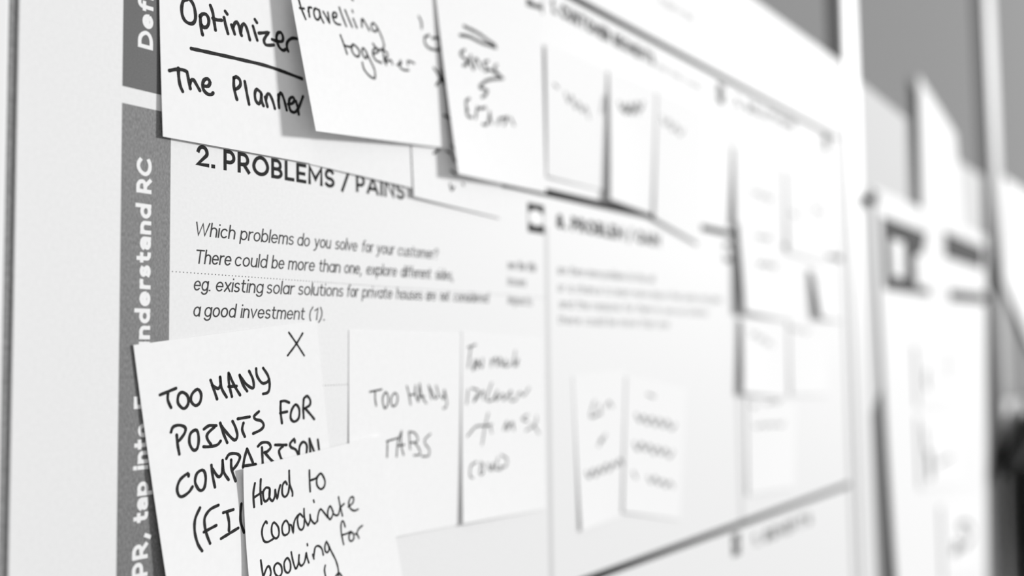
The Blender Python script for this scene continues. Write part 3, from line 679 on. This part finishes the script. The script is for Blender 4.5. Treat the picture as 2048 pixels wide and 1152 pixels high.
def on_poster(name, pts, mm, parent=lq, off=.3):
    V = [lp.put(p[0], p[1], off) for p in pts]
    return link(name, mesh(name, V, [tuple(range(len(V)))]), mm, parent)
logo = on_poster('logo', [(929.56, 119.90), (1095.69, 119.83), (1075.46, 96.76), (1043.05, 92.39), (1046.31, 63.11), (1099.16, 63.62), (1097.81, 55.38), (930.57, 54.83)], M['black_ink'])
on_poster('logo_figure', [(956.42, 101.64), (999.76, 102.05), (998.48, 68.34), (958.45, 67.51)], M['white_ink'], logo, .5)
on_poster('heading_bar', [(1172.86, 129.06), (1398.07, 128.34), (1385.44, 99.64), (1172.57, 100.71)], M['black_ink'])
on_poster('text_line', [(1185.55, 66.58), (1391.76, 70.41), (1388.83, 57.10), (1188.03, 53.55)], M['text_ink'])
def scribbled(label, quad, marks):
    q = Sheet(quad, None)
    L = [[round(lp.z(*lp.inv(*q.flat(a, b))) + d, 2) for a, d in ((0, 1.6), (.5, 1.0), (1, .8))] for b in (0, .5, 1)]
    o = sheet('sticky_note', quad, L, M['note'], label, 'sticky note', 'sticky notes on the logo poster')
    sh = Sheet(quad, L)
    for w, pts in marks:
        V, F = [], []
        ribbon(catmull(pts, 2), w, 'round', V, F, lambda s, h: sh.put(s, h, .3))
        link('handwriting', mesh('handwriting', V, F), M['marker'], o)
scribbled('white sticky note with two short upright marks, upper of three on the logo poster', [(1025.97, 5.37), (1223.53, 3.38), (1211.79, -58.35), (1024.64, -52.79)],
          [(7, [(1066.90, -20.30), (1061.31, -30.02), (1066.23, -37.05)]), (4, [(1168.22, -3.03), (1161.10, -29.57)])])
scribbled('white sticky note with one dark blot, middle of three on the logo poster', [(1023.34, -61.26), (1214.32, -71.65), (1200.37, -144.53), (1020.32, -129.78)],
          [(5, [(1043.97, -76.83), (1048.34, -98.81)]), (15, [(1059.35, -104.59), (1060.99, -119.30)]), (2.5, [(1094.98, -114.21), (1158.00, -111.69)])])
scribbled('white sticky note with looped grey writing, lowest of three on the logo poster', [(1100.74, -155.74), (1313.93, -174.28), (1291.04, -253.75), (1096.63, -229.43)],
          [(5, [(1144.64, -210.61), (1160.15, -202.75), (1183.02, -209.46), (1153.89, -211.08)]), (4, [(1197.08, -213.80), (1244.92, -208.14), (1227.10, -191.27), (1182.35, -187.16), (1209.94, -199.68)])])
sheet('paper_sheet', [(1553.79, 241.70), (1893.40, 247.99), (1832.24, -37.63), (1484.66, 92.36)], [[3, 2, 2], [4, 3, 3], [9, 6, 5]], M['sheet'],
      'white paper sheet on the third board, cut by the right edge of the picture', 'paper sheet')
pn = W(*(877.69, 128.98), 0)
bm = bmesh.new()
for r0, r1, d, y in ((7, 7, 3, 1.5), (3, 3, 8, 7), (6, 5, 2, 12)):
    bmesh.ops.create_cone(bm, cap_ends=True, segments=20, radius1=r0 / 1000, radius2=r1 / 1000, depth=d / 1000, matrix=Matrix.Translation((pn.x + .006, pn.y - y / 1000 + .0005, pn.z)) @ Matrix.Rotation(math.pi / 2, 4, 'X'))
me = bpy.data.meshes.new('push_pin')
bm.to_mesh(me)
bm.free()
tag(link('push_pin', me, M['pin'], None, pn), 'dark push pin beside the white post, above the corner of the logo poster', 'push pin')

# dark jacket hung on the third board
def skin(name, nodes, edges, material, parent, sub=2):
    me = bpy.data.meshes.new(name)
    me.from_pydata([W(*n[:3]) for n in nodes], edges, [])
    o = link(name, me, material, parent)
    sk = o.modifiers.new('skin', 'SKIN')
    for i, n in enumerate(nodes):
        me.skin_vertices[0].data[i].radius = (n[3] / 1000, n[3] / 1000)
        me.skin_vertices[0].data[i].use_root = i == 0
    ss = o.modifiers.new('smooth', 'SUBSURF')
    ss.levels = ss.render_levels = sub
    return o
sheet('paper_sheet', [(1489.65, -66.87), (1874.64, -75.13), (1768.50, -405.30), (1435.40, -316.52)], [[2, 1.5, 1.5], [3, 2, 2], [5, 2, 2]], M['sheet'],
      'white paper sheet behind the dark jacket on the third board', 'paper sheet')
jt = tag(thing('jacket', W(1608, -60, 20)), 'dark crumpled jacket hanging low on the third board, cut by the right edge', 'jacket')
skin('sleeve', [(1556, -92, 34, 22), (1490, -116, 28, 17), (1436, -136, 20, 14), (1392, -152, 18, 10)], [(0, 1), (1, 2), (2, 3)], M['jacket'], jt)
skin('sleeve', [(1650, -92, 34, 22), (1706, -150, 30, 19), (1738, -220, 27, 16), (1742, -300, 24, 13)], [(0, 1), (1, 2), (2, 3)], M['jacket'], jt)
body = skin('body', [(1604, -70, 27, 60), (1602, -100, 27, 100), (1592, -170, 27, 124), (1582, -250, 27, 132), (1590, -390, 27, 130)], [(0, 1), (1, 2), (2, 3), (3, 4)], M['jacket'], jt)
body.scale.y = .13
body.location.y = -.008
skin('collar', [(1574, -84, 26, 10), (1592, -66, 22, 10), (1614, -66, 22, 10), (1632, -84, 26, 10)], [(0, 1), (1, 2), (2, 3)], M['jacket'], jt)
for o in bpy.data.objects:
    if '_o' in o:
        del o['_o']
